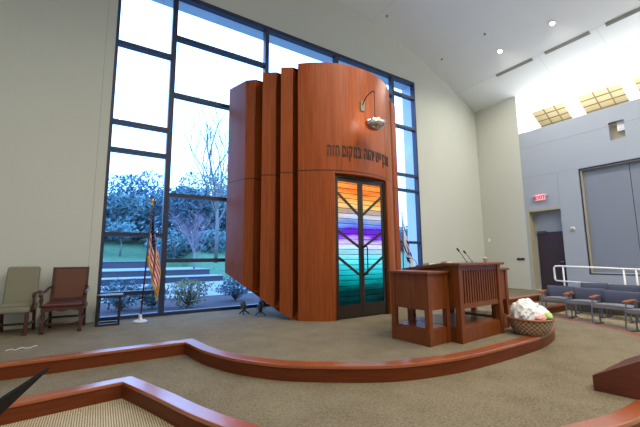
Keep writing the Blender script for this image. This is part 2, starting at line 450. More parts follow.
# window 1: frame bars and panes
win = bpy.data.objects.new('window_1', None); COL.objects.link(win); win['kind'] = 'structure'; win.location = (0, YW, 0)
tag(win, 'tall dark framed window wall behind the ark')
W0, W1, D0, D1 = 0, 9.47, 8.165, 8.33
mb = MB()
mb.box(W0, W0+.06, D0, D1, 0, 7.64); mb.box(W1-.06, W1, D0, D1, 0, 7.64); mb.box(W0, W1, D0, D1, 7.53, 7.64); mb.box(W0, W1, D0, D1, 0, .07)
mb.build('frame', M['bronze'], win, offset=win.location)
vx = [(.0,.06), (1.125,1.235), (3.50,3.61), (5.875,5.985), (8.29,8.40), (9.41,9.47)]
for a, b in vx[1:5]:
    mb = MB(); mb.box(a, b, D0, D1, .07, 7.53); mb.build('mullion', M['bronze'], win, offset=win.location)
hz = [[5.98,4.177,3.56,1.765,.552], [6.515,5.07,2.68,1.211], [5.07,2.68,1.211], [6.9,5.07,2.68,1.211], [7.05,5.85,4.10,3.55,1.74,.55]]
for i, zs in enumerate(hz):
    a, b = vx[i][1], vx[i+1][0]
    zz = [7.53] + zs + [.07]
    for z in zs:
        mb = MB(); mb.box(a, b, D0+.003, D1-.003, z-.085, z); mb.build('transom', M['bronze'], win, offset=win.location)
    for k in range(len(zz)-1):
        t = zz[k] - (.085 if k else 0)
        mb = MB(); mb.add([(a, 8.29, zz[k+1]), (b, 8.29, zz[k+1]), (b, 8.29, t), (a, 8.29, t)], [(0,1,2,3)])
        mb.build('pane', M['glass'], win, offset=win.location)

mb = MB(); mb.box(W0, W1, 8.34, YW+.62, 7.60, 7.64); mb.box(W1-.03, W1, 8.34, YW+.62, 0, 7.6); mb.box(W0, W0+.03, 8.34, YW+.62, 0, 7.6)
struct(mb, 'trim_4', plain('pale_exterior_reveal', (.62,.66,.70), .8))
# door niche and door on the right wall
mb = MB(); mb.box(XR+.34, XR+.40, 5.30, 6.39, 0, 2.86); dr = struct(mb, 'door_1', M['wall_daylit']); tag(dr, 'dark brown door in the recess under the exit sign')
mb = MB(); mb.box(XR+.30, XR+.34, 5.36, 6.25, 0, 2.05); mb.build('door_leaf', M['mesh_dark'], dr)
mb = MB(); mb.box(XR+.24, XR+.30, 5.92, 6.22, 2.0, 2.09); mb.build('door_closer', M['dark'], dr)
mb = MB(); mb.tube([(XR+.28, 5.44, 1.0), (XR+.24, 5.44, 1.0), (XR+.24, 5.56, 1.0)], .012); mb.build('door_handle', M['chrome'], dr, smooth=True)
mb = MB(); mb.box(XR+.002, XR+.34, 6.33, 6.39, 0, 2.86); mb.box(XR+.002, XR+.34, 5.30, 6.33, 2.80, 2.86); mb.build('door_frame', M['tan'], dr)
# folding partition
mb = MB(); mb.box(XR+.02, XR+.30, 4.60, 4.67, .60, 4.05); mb.box(XR+.02, XR+.30, -3, 4.67, 3.98, 4.05); mb.box(XR+.02, XR+.30, -3, 4.67, .60, .66)
pt = struct(mb, 'trim_3', M['tan'])
mb = MB(); mb.box(XR+.005, XR+.05, 4.625, 4.66, .62, 4.04); mb.box(XR+.005, XR+.05, -3, 4.66, 4.0, 4.045); mb.box(XR+.005, XR+.05, -3, 4.66, .605, .64); mb.build('dark_channel', M['bronze'], pt)
fp = thing('folding_partition', 'blue-grey folding partition filling the wide framed opening in the right wall', 'partition', (XR+.2, 3.4, .66))
for k in range(5):
    y1 = 4.60 - .0 - k*1.2; mb = MB(); mb.box(XR+.12, XR+.18, y1-1.185, y1, .665, 3.975); mb.build('panel', M['partition'], fp, offset=fp.location)
    mb = MB(); mb.box(XR+.125, XR+.17, y1-1.199, y1-1.186, .665, 3.975); mb.build('seal', M['blackmetal'], fp, offset=fp.location)
# wall niche
mb = MB(); y0, y1, z0, z1 = NICHE
mb.box(XR+.2, XR+.24, y0, y1, z0, z1); o = struct(mb, 'window_6', M['tan']); tag(o, 'small square niche high on the right wall')
mb = MB(); mb.box(XR+.10, XR+.198, y0+.002, y0+.20, z0+.26, z1-.002); mb.build('pale_panel', M['white'], o)

# ------------------------------------------------------------------ ceiling and wall fittings
def slot(y0, y1, label):
    L = y1-y0; t = thing('linear_diffuser', label, 'air vent', (11.98, (y0+y1)/2, zceil(11.98)-.004), 0, 'slot diffusers along the ceiling')
    a = math.atan(-.4405); Rm = Matrix.Rotation(-a, 4, 'Y')
    mb = MB(); mb.box(-.065, .065, -L/2, L/2, -.004, .012, Rm); mb.build('frame', M['slot'], t)
    mb = MB()
    for q in (-.035, .0, .035): mb.box(q-.006, q+.006, -L/2+.02, L/2-.02, -.012, -.003, Rm)
    mb.build('slat', M['joint'], t)
slot(5.20, 6.47, 'grey slot air diffuser nearest the window wall end of the ceiling row')
slot(3.57, 4.82, 'grey slot air diffuser in the middle of the ceiling row')
slot(1.92, 3.19, 'grey slot air diffuser cut by the right edge of the photo')
def ceil_rot(x):
    s = (zceil(x+.01)-zceil(x-.01))/.02
    return Matrix.Rotation(-math.atan(s), 4, 'Y')
def downlight(x, y, label):
    t = thing('ceiling_downlight', label, 'ceiling light', (x, y, zceil(x)-.003), 0, 'lit ceiling downlights')
    R = ceil_rot(x)
    mb = MB(); mb.lathe([(.055,-.002),(.095,-.002),(.10,-.014),(.085,-.02),(.06,-.012)], 24, M=R); mb.build('trim_ring', M['white'], t, smooth=True)
    mb = MB(); mb.lathe([(.0005,-.0125),(.062,-.0125),(.062,-.0165),(.0005,-.0165)], 24, M=R); mb.build('lamp', M['lampglow'], t)
downlight(11.19, 5.85, 'lit ceiling downlight nearer to the window wall')
downlight(11.17, 4.21, 'lit ceiling downlight at the top edge of the photo')
for x, y, lab in ((10.36, 5.86, 'small dark ceiling sprinkler left of the lit downlights'), (7.64, 7.62, 'small dark ceiling sprinkler above the ark'), (10.36, 7.57, 'small dark ceiling sprinkler near the window wall right of the ark')):
    mb = MB(); mb.lathe([(.012,.0),(.045,.0),(.045,-.008),(.018,-.012),(.018,-.04),(.03,-.045),(.005,-.05)], 14, M=ceil_rot(x))
    o = mb.build('ceiling_sprinkler', M['slot'], smooth=True); o.location = (x, y, zceil(x)-.002); tag(o, lab, 'sprinkler', 'ceiling sprinklers')

def textmesh(s, size, extrude=.004, off=0):
    c = bpy.data.curves.new('txt', 'FONT'); c.body = s; c.size = size; c.extrude = extrude; c.offset = off; c.align_x = 'CENTER'
    o = bpy.data.objects.new('txt', c); COL.objects.link(o)
    me = bpy.data.meshes.new_from_object(o.evaluated_get(bpy.context.evaluated_depsgraph_get()))
    bpy.data.objects.remove(o); return me
ex = thing('exit_sign', 'red lit EXIT sign with two emergency lamp heads above the door', 'exit sign', (XR, 5.88, 3.17))
mb = MB(); mb.box(-.07, -.001, -.17, .17, 0, .21); mb.build('housing', plain('exit_sign_housing', (.80,.50,.52), .5, emit=(1,.35,.42), es=.40), ex, bevel=.008)
me = textmesh('EXIT', .17, .003, .004); me.materials.append(M['red_glow'])
o = bpy.data.objects.new('lettering', me); COL.objects.link(o); o.parent = ex
o.matrix_local = Matrix(((0,0,-1,-.074),(-1,0,0,0),(0,1,0,.045),(0,0,0,1)))
for s in (-1, 1):
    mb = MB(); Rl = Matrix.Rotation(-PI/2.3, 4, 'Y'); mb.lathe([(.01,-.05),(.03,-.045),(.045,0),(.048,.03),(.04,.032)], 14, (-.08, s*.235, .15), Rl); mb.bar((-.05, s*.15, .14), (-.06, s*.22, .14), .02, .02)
    mb.build('lamp_head', M['wall_daylit'], ex, smooth=True)
t = thing('thermostat', 'small round grey thermostat on the wall beside the door', 'thermostat', (XR+.002, 4.99, 2.08))
mb = MB(); mb.lathe([(.075,0),(.08,.02),(.06,.04),(.0005,.042)], 20, M=Matrix.Rotation(-PI/2, 4, 'Y')); mb.build('cover', M['wall'], t, smooth=True)
mb = MB(); mb.box(-.046, -.036, -.03, .03, -.02, .02); mb.build('display', M['slot'], t)
t = thing('wall_control_plate', 'dark control plate low on the cream end wall', 'control plate', (XR, 6.75, 1.09))
mb = MB(); mb.box(-.02, -.001, -.14, .14, -.045, .045); mb.build('plate', M['dark'], t, bevel=.004)
for q in (-.08, .02): mb = MB(); mb.box(-.026, -.02, q, q+.06, -.02, .02); mb.build('button', M['blackmetal'], t)
t = thing('wall_switch', 'small white wall switch on the cream end wall near the corner', 'switch', (XR, 7.92, 1.85))
mb = MB(); mb.box(-.012, -.001, -.04, .04, -.06, .06); mb.build('plate', M['white'], t, bevel=.003)
mb = MB(); mb.box(-.02, -.012, -.012, .012, -.02, .02); mb.build('toggle', M['paper'], t)

# handrail on the ramp
hr = thing('ramp_handrail', 'white tubular handrail standing along the ramp behind the seats', 'handrail', (11.6, 4.95, -.05))
hx = 11.6
def ramp_z(y): return max(ZF+.004, -.005 + (5.45-y)/(5.45-1.2)*(ZF+.009))
mb = MB(); mb.tube([(hx, 4.97, .47), (hx, 4.99, .52), (hx, 4.99, .84), (hx, 4.95, .89), (hx, 4.85, .895), (hx, 3.0, .835), (hx, 1.4, .78)], .026, 10); mb.build('top_rail', M['white'], hr, smooth=True, offset=hr.location)
mb = MB(); mb.tube([(hx, 4.97, .46), (hx, 4.0, .43), (hx, 2.4, .38), (hx, 1.4, .35)], .022, 10); mb.build('lower_rail', M['white'], hr, smooth=True, offset=hr.location)
for y in (4.75, 3.35, 3.1, 1.6):
    mb = MB(); mb.tube([(hx, y, ramp_z(y)-.003), (hx, y, .895-(4.85-y)*.0325)], .022, 10); mb.lathe([(.045,0),(.045,.015),(.02,.018)], 12, (hx, y, ramp_z(y)))
    mb.build('post', M['white'], hr, smooth=True, offset=hr.location)

# ------------------------------------------------------------------ the ark
ACX, ACY, AR, AT = 4.595, 7.21, 1.84, 5.28
ark = thing('torah_ark', 'tall curved cherry wood ark with fluted sides standing in front of the window', 'ark', (ACX, ACY, 0))
TH = math.radians(45.6); DH = math.radians(22.2)
ths = [-TH + (TH-DH)*i/10 for i in range(10)] + [-DH + 2*DH*i/20 for i in range(20)] + [DH + (math.radians(52)-DH)*i/12 for i in range(13)]
arc = lambda t, R=AR: (ACX + R*math.sin(t), ACY - R*math.cos(t))
ribs = [(3.45,6.25,.004),(3.255,6.10,.006),(3.04,6.238,.15),(3.22,6.60,.09),(3.036,6.465,.20),(2.79,6.64,.40),(2.98,7.08,.35),(2.77,7.0,.49),(2.60,7.15,.64),(2.41,7.77,.89),(2.68,8.08,1.05)]
ribs_r = [(6.00,6.35,.004),(6.22,6.17,.006),(6.46,6.27,.15),(6.27,6.60,.09),(6.454,6.49,.20),(6.70,6.64,.40),(6.51,7.08,.35),(6.72,7.0,.49),(6.89,7.15,.64),(7.08,7.77,.89),(6.81,8.08,1.05)]
THR = math.radians(52)
mb = MB()
for a, b in zip(ths, ths[1:]):
    z0 = 2.9 if (-DH-1e-6 <= a and b <= DH+1e-6) else 0
    p, q = arc(a), arc(b)
    mb.add([(*p, z0), (*q, z0), (*q, AT), (*p, AT)], [(0,1,2,3)])
    if z0:
        mb.add([(*p, 2.9), (*q, 2.9), (q[0], 5.66, 2.9), (p[0], 5.66, 2.9)], [(0,1,2,3)])
for s in (-1, 1):
    p = arc(s*DH); mb.add([(*p, 0), (*p, 2.9), (p[0], 5.66, 2.9), (p[0], 5.66, 0)], [(0,1,2,3)])
    ch = ([(*arc(-TH), 0)] + ribs) if s < 0 else ([(*arc(THR), 0)] + ribs_r)
    for a, b in zip(ch, ch[1:]): mb.add([(a[0], a[1], a[2]), (b[0], b[1], b[2]), (b[0], b[1], AT), (a[0], a[1], AT)], [(0,1,2,3)])
chl = [(*arc(-TH), 0)] + ribs; chr_ = [(*arc(THR), 0)] + ribs_r
for i in range(len(chl)-1):
    a, b, c, d = chl[i], chl[i+1], chr_[i+1], chr_[i]
    mb.add([a, b, c, d], [(0,1,2,3)])
    mb.add([(p[0], p[1], AT) for p in (a, b, c, d)], [(0,1,2,3)])
mb.add([(*arc(t), AT) for t in ths], [tuple(range(len(ths)))])
e, g = ribs[-1], ribs_r[-1]; mb.add([e, g, (g[0], g[1], AT), (e[0], e[1], AT)], [(0,1,2,3)])
# merge coincident vertices so the curved front shades smoothly
key = {}; nv = []; mp = []
for p in mb.v:
    k = tuple(round(c, 4) for c in p)
    if k not in key: key[k] = len(nv); nv.append(p)
    mp.append(key[k])
mb.v = nv; mb.f = [tuple(mp[i] for i in fc) for fc in mb.f]
mb.f = [tuple(dict.fromkeys(fc)) for fc in mb.f]; mb.f = [fc for fc in mb.f if len(fc) > 2]
body = mb.build('body', M['arkwood'], ark, offset=ark.location)
for p in body.data.polygons: p.use_smooth = True
body.data.set_sharp_from_angle(angle=math.radians(20))
# door frame and two leaves
dx = AR*math.sin(DH); DY = 5.565
mb = MB(); mb.box(ACX-dx+.003, ACX-dx+.045, DY-.02, DY+.08, .0, 2.895); mb.box(ACX+dx-.045, ACX+dx-.003, DY-.02, DY+.08, .0, 2.895); mb.box(ACX-dx+.045, ACX+dx-.045, DY-.02, DY+.08, 2.84, 2.895)
mb.build('door_frame', M['doorbronze'], ark, offset=ark.location)
for s in (-1, 1):
    xo, xi = s*(dx-.048), s*.004     # outer and inner edge from the middle
    lo, hi = sorted((xo, xi))
    mb = MB(); z0, z1 = .02, 2.835
    mb.box(ACX+lo, ACX+lo+.062, DY, DY+.05, z0, z1); mb.box(ACX+hi-.062, ACX+hi, DY, DY+.05, z0, z1)
    mb.box(ACX+lo+.062, ACX+hi-.062, DY, DY+.05, z1-.07, z1); mb.box(ACX+lo+.062, ACX+hi-.062, DY, DY+.05, z0, z0+.25)
    leaf = mb.build('door_leaf', M['doorbronze'], ark, offset=ark.location)
    mb = MB(); mb.box(ACX+lo+.058, ACX+hi-.058, DY+.018, DY+.032, z0+.24, z1-.06)
    mb.build('stained_glass', M['stained'], leaf, offset=ark.location)
    for zo, zi in ((2.52, 2.09), (1.74, 1.41), (1.21, .84)):
        mb = MB(); a = (ACX+s*(abs(xo)-.05), DY+.022, zo); b = (ACX+s*.05, DY+.022, zi); mb.bar(a, b, .05, .05, (0,1,0))
        mb.build('chevron_bar', M['doorbronze'], leaf, offset=ark.location)
    if s > 0:
        hxx = ACX+.045
        mb = MB(); mb.tube([(hxx, DY, 1.43), (hxx, DY-.07, 1.43), (hxx+.045, DY-.075, 1.42), (hxx+.05, DY-.075, 1.40), (hxx+.05, DY-.075, .88), (hxx+.045, DY-.075, .86), (hxx, DY-.07, .85), (hxx, DY, .85)], .013, 8)
        mb.build('pull_handle', M['blackmetal'], leaf, smooth=True, offset=ark.location)
# Hebrew inscription, letter by letter on the curve (from left to right)
words = [('הזה', -26.8, -19.0), ('במקום', -17.0, -3.4), ('יהוה', -.7, 8.4), ('יש', 10.0, 15.8), ('אכן', 17.6, 27.2)]
lmat = plain('blackened_metal', (.02,.013,.01), .45, .3)
LS = .215/.592
for w, ta, tb in words:
    items = []
    for chh in reversed(w):
        me = textmesh(chh, LS, .007, .006); xs = [v.co.x for v in me.vertices]; items.append((me, min(xs), max(xs)))
    span = math.radians(tb-ta)*AR
    tot = sum(b-a for _, a, b in items); gap = .028; sc = (span-gap*(len(items)-1))/tot
    pos = math.radians(ta)*AR
    for me, a, b in items:
        wd = (b-a)*sc
        t = (pos+wd/2)/AR; pos += wd+gap
        me.transform(Matrix.Translation((-(a+b)/2, 0, 0))); me.transform(Matrix.Diagonal((sc, 1, 1, 1)))
        me.materials.append(lmat)
        o = bpy.data.objects.new('letter', me); COL.objects.link(o); o.parent = ark
        R2 = AR+.006; p = Vector((R2*math.sin(t), -R2*math.cos(t), 3.262))
        tx = Vector((math.cos(t), math.sin(t), 0)); nn = Vector((math.sin(t), -math.cos(t), 0))
        m4 = Matrix.Identity(4)
        for i in range(3): m4[i][0], m4[i][1], m4[i][2], m4[i][3] = tx[i], (0,0,1)[i], nn[i], p[i]
        o.matrix_local = m4
# eternal light
el = thing('eternal_light', 'silver bowl lamp hanging by a chain from a curved arm on the ark front', 'hanging lamp', (4.54, 5.372, 4.43))
mb = MB(); mb.box(-.055, .055, -.03, -.002, -.13, .10); mb.build('bracket', plain('verdigris_metal', (.16,.17,.12), .4, .6), el, bevel=.008)
LY = -.40
mb = MB(); mb.tube([(0, -.03, .0), (0, -.06, .06), (0, -.13, .12), (0, -.22, .165), (0, -.31, .18), (0, -.37, .17), (0, LY, .145)], .010, 8); mb.build('arm', M['blackmetal'], el, smooth=True)
mb = MB()
for k in range(21):
    z = .14-.03*k; mb.lathe([(.003,-.013),(.008,-.006),(.008,.006),(.003,.013)], 6, (0, LY, z))
mb.build('chain', M['blackmetal'], el, smooth=True)
BZ = -.25
mb = MB(); mb.lathe([(.004,-.425+BZ),(.08,-.415+BZ),(.15,-.38+BZ),(.195,-.33+BZ),(.215,-.275+BZ),(.205,-.275+BZ),(.18,-.33+BZ),(.14,-.365+BZ),(.07,-.40+BZ),(.004,-.405+BZ)], 28, (0, LY, 0))
mb.build('bowl', M['chrome'], el, smooth=True)
mb = MB()
for a_ in range(3):
    a = 2*PI*a_/3+.5; mb.tube([(0, LY, -.22+BZ), (.2*math.cos(a), LY+.2*math.sin(a), -.285+BZ)], .004, 5)
mb.build('hanger', M['blackmetal'], el)
mb = MB(); rr = random.Random(3)
for k in range(18):
    a = 2*PI*k/18; q = .055+.075*(k % 2); hgt = rr.uniform(.02, .075)
    mb.lathe([(.03,-.34+BZ),(.045,-.265+BZ),(.004,-.25+hgt+BZ)], 5, (q*math.cos(a), LY+q*math.sin(a), 0))
mb.lathe([(.05,-.38+BZ),(.12,-.31+BZ),(.08,-.22+BZ),(.004,-.18+BZ)], 8, (0, LY, 0))
mb.build('lit_crystals', emis('crystal_glow', (1,.97,.93), 5), el)

# ------------------------------------------------------------------ reading tables
TA = math.atan2(.067, 1.17)
def loc_to_world(x, y): return (4.291 + x*math.cos(TA) - y*math.sin(TA), 3.067 + x*math.sin(TA) + y*math.cos(TA))
def side_desk(x0, label):
    wx, wy = loc_to_world(x0, .17)
    t = thing('side_table', label, 'table', (wx, wy, 0), TA, 'lower side tables of the reading desk')
    w, d, L = (.47 if x0 > 0 else .48), .68, .075
    for x in (0, w-L):
        for y in (0, d-L):
            mb = MB(); mb.box(x, x+L, y, y+L, 0, .965); mb.build('leg', M['tablewood'], t, bevel=.004)
    mb = MB(); mb.box(-.03, w+.03 if x0 > 0 else w, -.03, d+.03, .965, 1.0); mb.build('top', M['tabletop'], t, bevel=.006)
    for nm, bx in (('side_panel', (.015, .04, L, d-L)), ('side_panel', (w-.04, w-.015, L, d-L)), ('front_panel', (L, w-L, .015, .04)), ('back_panel', (L, w-L, d-.04, d-.015))):
        mb = MB(); mb.box(*bx, .47, .965); mb.build(nm, M['tablewood'], t)
    mb = MB(); mb.box(.012, w-.012, .012, L, .0, .21); mb.box(.012, w-.012, d-L, d-.012, 0, .21); mb.box(.012, L, L, d-L, 0, .21); mb.box(w-L, w-.012, L, d-L, 0, .21); mb.build('plinth', M['tablewood'], t)
    mb = MB(); mb.box(L*.5, w-L*.5, L*.5, d-L*.5, .205, .225); mb.build('shelf', M['tabletop'], t)
    return t
side_desk(-.485, 'low cherry wood side table left of the slatted reading desk')
side_desk(1.27, 'low cherry wood side table right of the slatted reading desk')
t = thing('reading_desk', 'tall cherry wood reading desk with a slatted front between two lower tables', 'reading desk', (4.291, 3.067, 0), TA)
w, d, L = 1.17, .95, .09
for x in (0, w-L):
    for y in (0, d-L):
        mb = MB(); mb.box(x, x+L, y, y+L, 0, 1.075 if y == 0 else 1.0); mb.build('leg', M['tablewood'], t, bevel=.004)
mb = MB(); mb.prism_axis([(-.05,1.072),(.22,1.075),(d+.04,.985),(d+.04,1.02),(.22,1.112),(-.05,1.108)], -.045, w+.045, lambda p, a: (a, p[0], p[1])); mb.build('top', M['tabletop'], t, bevel=.006)
mb = MB(); mb.box(L, w-L, .02, .07, 1.0, 1.07); mb.box(L, w-L, .02, .07, .46, .53); n = 15
for k in range(n):
    x = L + .012 + (w-2*L-.024-.032)*k/(n-1); mb.box(x, x+.032, .025, .055, .53, 1.0)
mb.build('slatted_front', M['tablewood'], t)
mb = MB(); mb.box(L, w-L, .06, .075, .53, 1.0); mb.build('front_backing', M['darkwood'], t)
for x in (.02, w-.05):
    mb = MB(); mb.prism_axis([(L,.47),(d-L,.47),(d-L,.995),(.22,1.07),(L,1.07)], x, x+.03, lambda p, a: (a, p[0], p[1])); mb.build('side_panel', M['tablewood'], t)
mb = MB(); mb.box(L, w-L, .015, L-.01, 0, .20); mb.box(L, w-L, d-L+.01, d-.015, 0, .2); mb.box(.015, L-.01, L, d-L, 0, .2); mb.box(w-L+.01, w-.015, L, d-L, 0, .2); mb.build('plinth', M['tablewood'], t)
mb = MB(); mb.box(L*.4, w-L*.4, L*.4, d-L*.4, .195, .215); mb.build('shelf', M['tabletop'], t)
def desk_z(y): return 1.11 if y < .22 else 1.112 - (y-.22)*(.092/(d-.18))
def on_desk(x, y, dz=0): a, b = loc_to_world(x, y); return (a, b, desk_z(y)+dz)
def mic(x, y, path, label, z=None, rz=0):
    p = on_desk(x, y, .002)
    if z is not None: p = (p[0], p[1], z)
    t = thing('gooseneck_microphone', label, 'microphone', p, rz, 'microphones on the reading desk')
    mb = MB(); mb.lathe([(.035,0),(.035,.012),(.012,.02),(.01,.03)], 16); mb.build('base', M['blackmetal'], t, smooth=True)
    pts = [(0,0,.02)] + path; mb = MB(); mb.tube(pts, .006, 8); mb.build('gooseneck', M['greymetal'], t, smooth=True)
    a, b = Vector(pts[-2]), Vector(pts[-1]); d_ = (b-a).normalized()
    mb = MB(); mb.tube([b-d_*.005, b+d_*.01, b+d_*.06, b+d_*.07], [.008,.014,.014,.006], 10); mb.build('capsule', M['blackmetal'], t, smooth=True)
mic(.93, .42, [(-.05,0,.06), (-.13,.0,.14), (-.20,.0,.20)], 'left of two slanted gooseneck microphones on the reading desk top')
mic(1.07, .41, [(-.04,0,.05), (-.10,0,.11), (-.17,0,.165)], 'right of two slanted gooseneck microphones on the reading desk top')
mic(.16, .84, [(-.01,.0,.05), (-.04,0,.10), (-.10,0,.135), (-.17,0,.14)], 'thin bent gooseneck microphone at the left end of the reading desk')
def booklet(x, y, rz, label, w=.16, h=.11, th=.05):
    p = on_desk(x, y, .006); t = thing('prayer_book', label, 'book', p, TA+rz, 'cream books on the reading desk')
    sl_ = -math.atan(.092/(d-.18)) if y > .22 else 0
    t.rotation_euler = (sl_, 0, TA+rz)
    mb = MB(); mb.box(-w/2, w/2, -h/2, h/2, 0, .006); mb.box(-w/2, w/2, -h/2, h/2, th-.006, th); mb.box(-w/2, -w/2+.006, -h/2, h/2, .006, th-.006); mb.build('cover', M['tan'], t)
    mb = MB(); mb.box(-w/2+.006, w/2-.005, -h/2+.005, h/2-.005, .006, th-.006); mb.build('pages', M['paper'], t)
booklet(.40, .78, 0, 'cream book at the left end of the reading desk top')
booklet(.62, .60, 0, 'cream book lying near the slanted microphones')
p = on_desk(.95, .12, .0); t = thing('paper_cup', 'small white cup on the right front of the reading desk', 'cup', p)
mb = MB(); mb.lathe([(.022,0),(.03,.065),(.032,.066),(.029,.063),(.021,.006),(.0005,.006)], 18); mb.build('cup', M['paper'], t, smooth=True)
mb = MB(); mb.lathe([(.033,.062),(.034,.070),(.022,.076),(.0005,.076)], 18); mb.build('lid', M['white'], t, smooth=True)

# ------------------------------------------------------------------ basket
bk = thing('gift_basket', 'large wicker basket of white tissue on the right edge of the platform', 'basket', (5.745, 2.88, 0), .2)
def wicker():
    m, nt, out = base('wicker')
    tc = N(nt, 'ShaderNodeTexCoord'); s = xyz(nt)
    an = mathn(nt, 'ARCTAN2', s[1], s[0])
    row = mathn(nt, 'FLOOR', mathn(nt, 'MULTIPLY', s[2], 32))
    w = mathn(nt, 'SINE', mathn(nt, 'ADD', mathn(nt, 'MULTIPLY', an, 26), mathn(nt, 'MULTIPLY', row, PI)))
    c = mixc(nt, mathn(nt, 'ADD', mathn(nt, 'MULTIPLY', w, .5), .5), (.16,.10,.06), (.50,.38,.27))
    finish(nt, out, c, .55, 0, .4, bump=w, bs=.6, bd=.01); return m
mb = MB(); mb.lathe([(.004,.0),(.20,.0),(.245,.03),(.285,.13),(.31,.225),(.318,.24),(.305,.245),(.293,.22),(.265,.13),(.225,.05),(.004,.04)], 40); mb.build('bowl', wicker(), bk, smooth=True)
mb = MB(); mb.tube([(.311*math.cos(a), .311*math.sin(a), .238) for a in [2*PI*k/40 for k in range(41)]], .016, 8); mb.build('rim', M['armwood'], bk, smooth=True)
def cello():
    m, nt, out = base('crinkled_cellophane')
    f = noise(nt, objco(nt), 14, 4, .7)
    finish(nt, out, (.92,.95,.99), .25, 0, .8, bump=f, bs=1.0, bd=.05); return m
M['cello'] = cello()
def crumple(name, label, cat, c, rad, mat, seed, amp=.28, parent=None, nu=26, nv=14):
    rr = random.Random(seed)
    waves = [(Vector((rr.uniform(-1,1), rr.uniform(-1,1), rr.uniform(-1,1))).normalized()*rr.uniform(4,11), rr.uniform(0,6)) for _ in range(9)]
    mb = MB(); vs = []
    prof_n = nv
    for j in range(prof_n+1):
        ph = PI*j/prof_n
        for i in range(nu):
            th = 2*PI*i/nu; dd = Vector((math.sin(ph)*math.cos(th), math.sin(ph)*math.sin(th), -math.cos(ph)))
            k = 1 + amp*sum(abs(math.sin(w.dot(dd)+o))-.5 for w, o in waves)/3.2 + rr.uniform(-.05,.05)*(0 < j < prof_n)
            vs.append((rad[0]*dd.x*k, rad[1]*dd.y*k, rad[2]*dd.z*k))
    mb.add(vs, [(j*nu+i, j*nu+(i+1) % nu, (j+1)*nu+(i+1) % nu, (j+1)*nu+i) for j in range(prof_n) for i in range(nu)])
    o = mb.build(name, mat); o.location = c; tag(o, label, cat); return o
crumple('tissue_wrap', 'tall heap of crinkled white cellophane in the basket, on its left side', 'gift wrap', (5.70, 2.91, .31), (.22,.17,.20), M['cello'], 4)
crumple('tissue_wrap', 'lower bunch of crinkled white cellophane in the basket, on its right side', 'gift wrap', (5.88, 2.85, .28), (.17,.17,.13), M['cello'], 9)
crumple('fruit_bag', 'bright green bundle in the front of the basket', 'fruit', (5.86, 2.675, .275), (.075,.065,.065), plain('lime_green', (.45,.66,.20), .4), 5, .12, nu=16, nv=10)
crumple('pink_bundle', 'pink wrapped bundle in the front left of the basket', 'gift wrap', (5.67, 2.685, .265), (.10,.06,.05), plain('pink_wrap', (.75,.33,.30), .4), 6, .15, nu=16, nv=10)

# ------------------------------------------------------------------ armchairs against the wall
def armchair_beige():
    t = thing('armchair', 'sage upholstered armchair with dark wooden arms, leftmost against the wall', 'armchair', (-1.135, 7.68, 0), math.radians(-5))
    w = .51
    mb = MB(); mb.grid(lambda u_, v_: (-w/2+w*u_, -.33+.55*v_, .47+.035*math.sin(PI*u_)*math.sin(PI*v_)), 8, 8); mb.box(-w/2, w/2, -.33, .22, .36, .47); mb.uv = None; mb.build('seat', M['sage'], t, bevel=.03, smooth=False)
    mb = MB(); Rb = Matrix.Translation((0,.20,.40)) @ Matrix.Rotation(math.radians(-10), 4, 'X'); mb.box(-w/2+.03, w/2-.03, -.05, .06, 0, .70, Rb); mb.build('backrest', M['sage'], t, bevel=.035)
    for s in (-1, 1):
        x = s*(w/2+.025)
        mb = MB(); mb.tube([(x, .24, .66), (x, .10, .665), (x, -.10, .66), (x, -.24, .65), (x, -.28, .62), (x, -.24, .60)], [.016,.02,.022,.024,.02,.012], 8); mb.build('arm', M['chairwood'], t, smooth=True)
        mb = MB(); mb.tube([(x, -.22, .65), (x, -.20, .50), (x, -.26, .36)], .018, 8); mb.build('arm_post', M['chairwood'], t, smooth=True)
        mb = MB(); mb.bar((s*(w/2-.03), -.30, 0), (s*(w/2-.03), -.29, .38), .05, .05); mb.build('leg', M['chairwood'], t, bevel=.006)
        mb = MB(); mb.bar((s*(w/2-.04), .27, 0), (s*(w/2-.04), .19, .40), .045, .045); mb.build('leg', M['chairwood'], t, bevel=.006)
    mb = MB(); mb.bar((-w/2+.04, -.02, .15), (w/2-.04, -.02, .15), .025, .035); mb.bar((-w/2+.03, -.3, .15), (-w/2+.04, .24, .15), .025, .035); mb.bar((w/2-.03, -.3, .15), (w/2-.04, .24, .15), .025, .035); mb.build('stretcher', M['chairwood'], t)
armchair_beige()
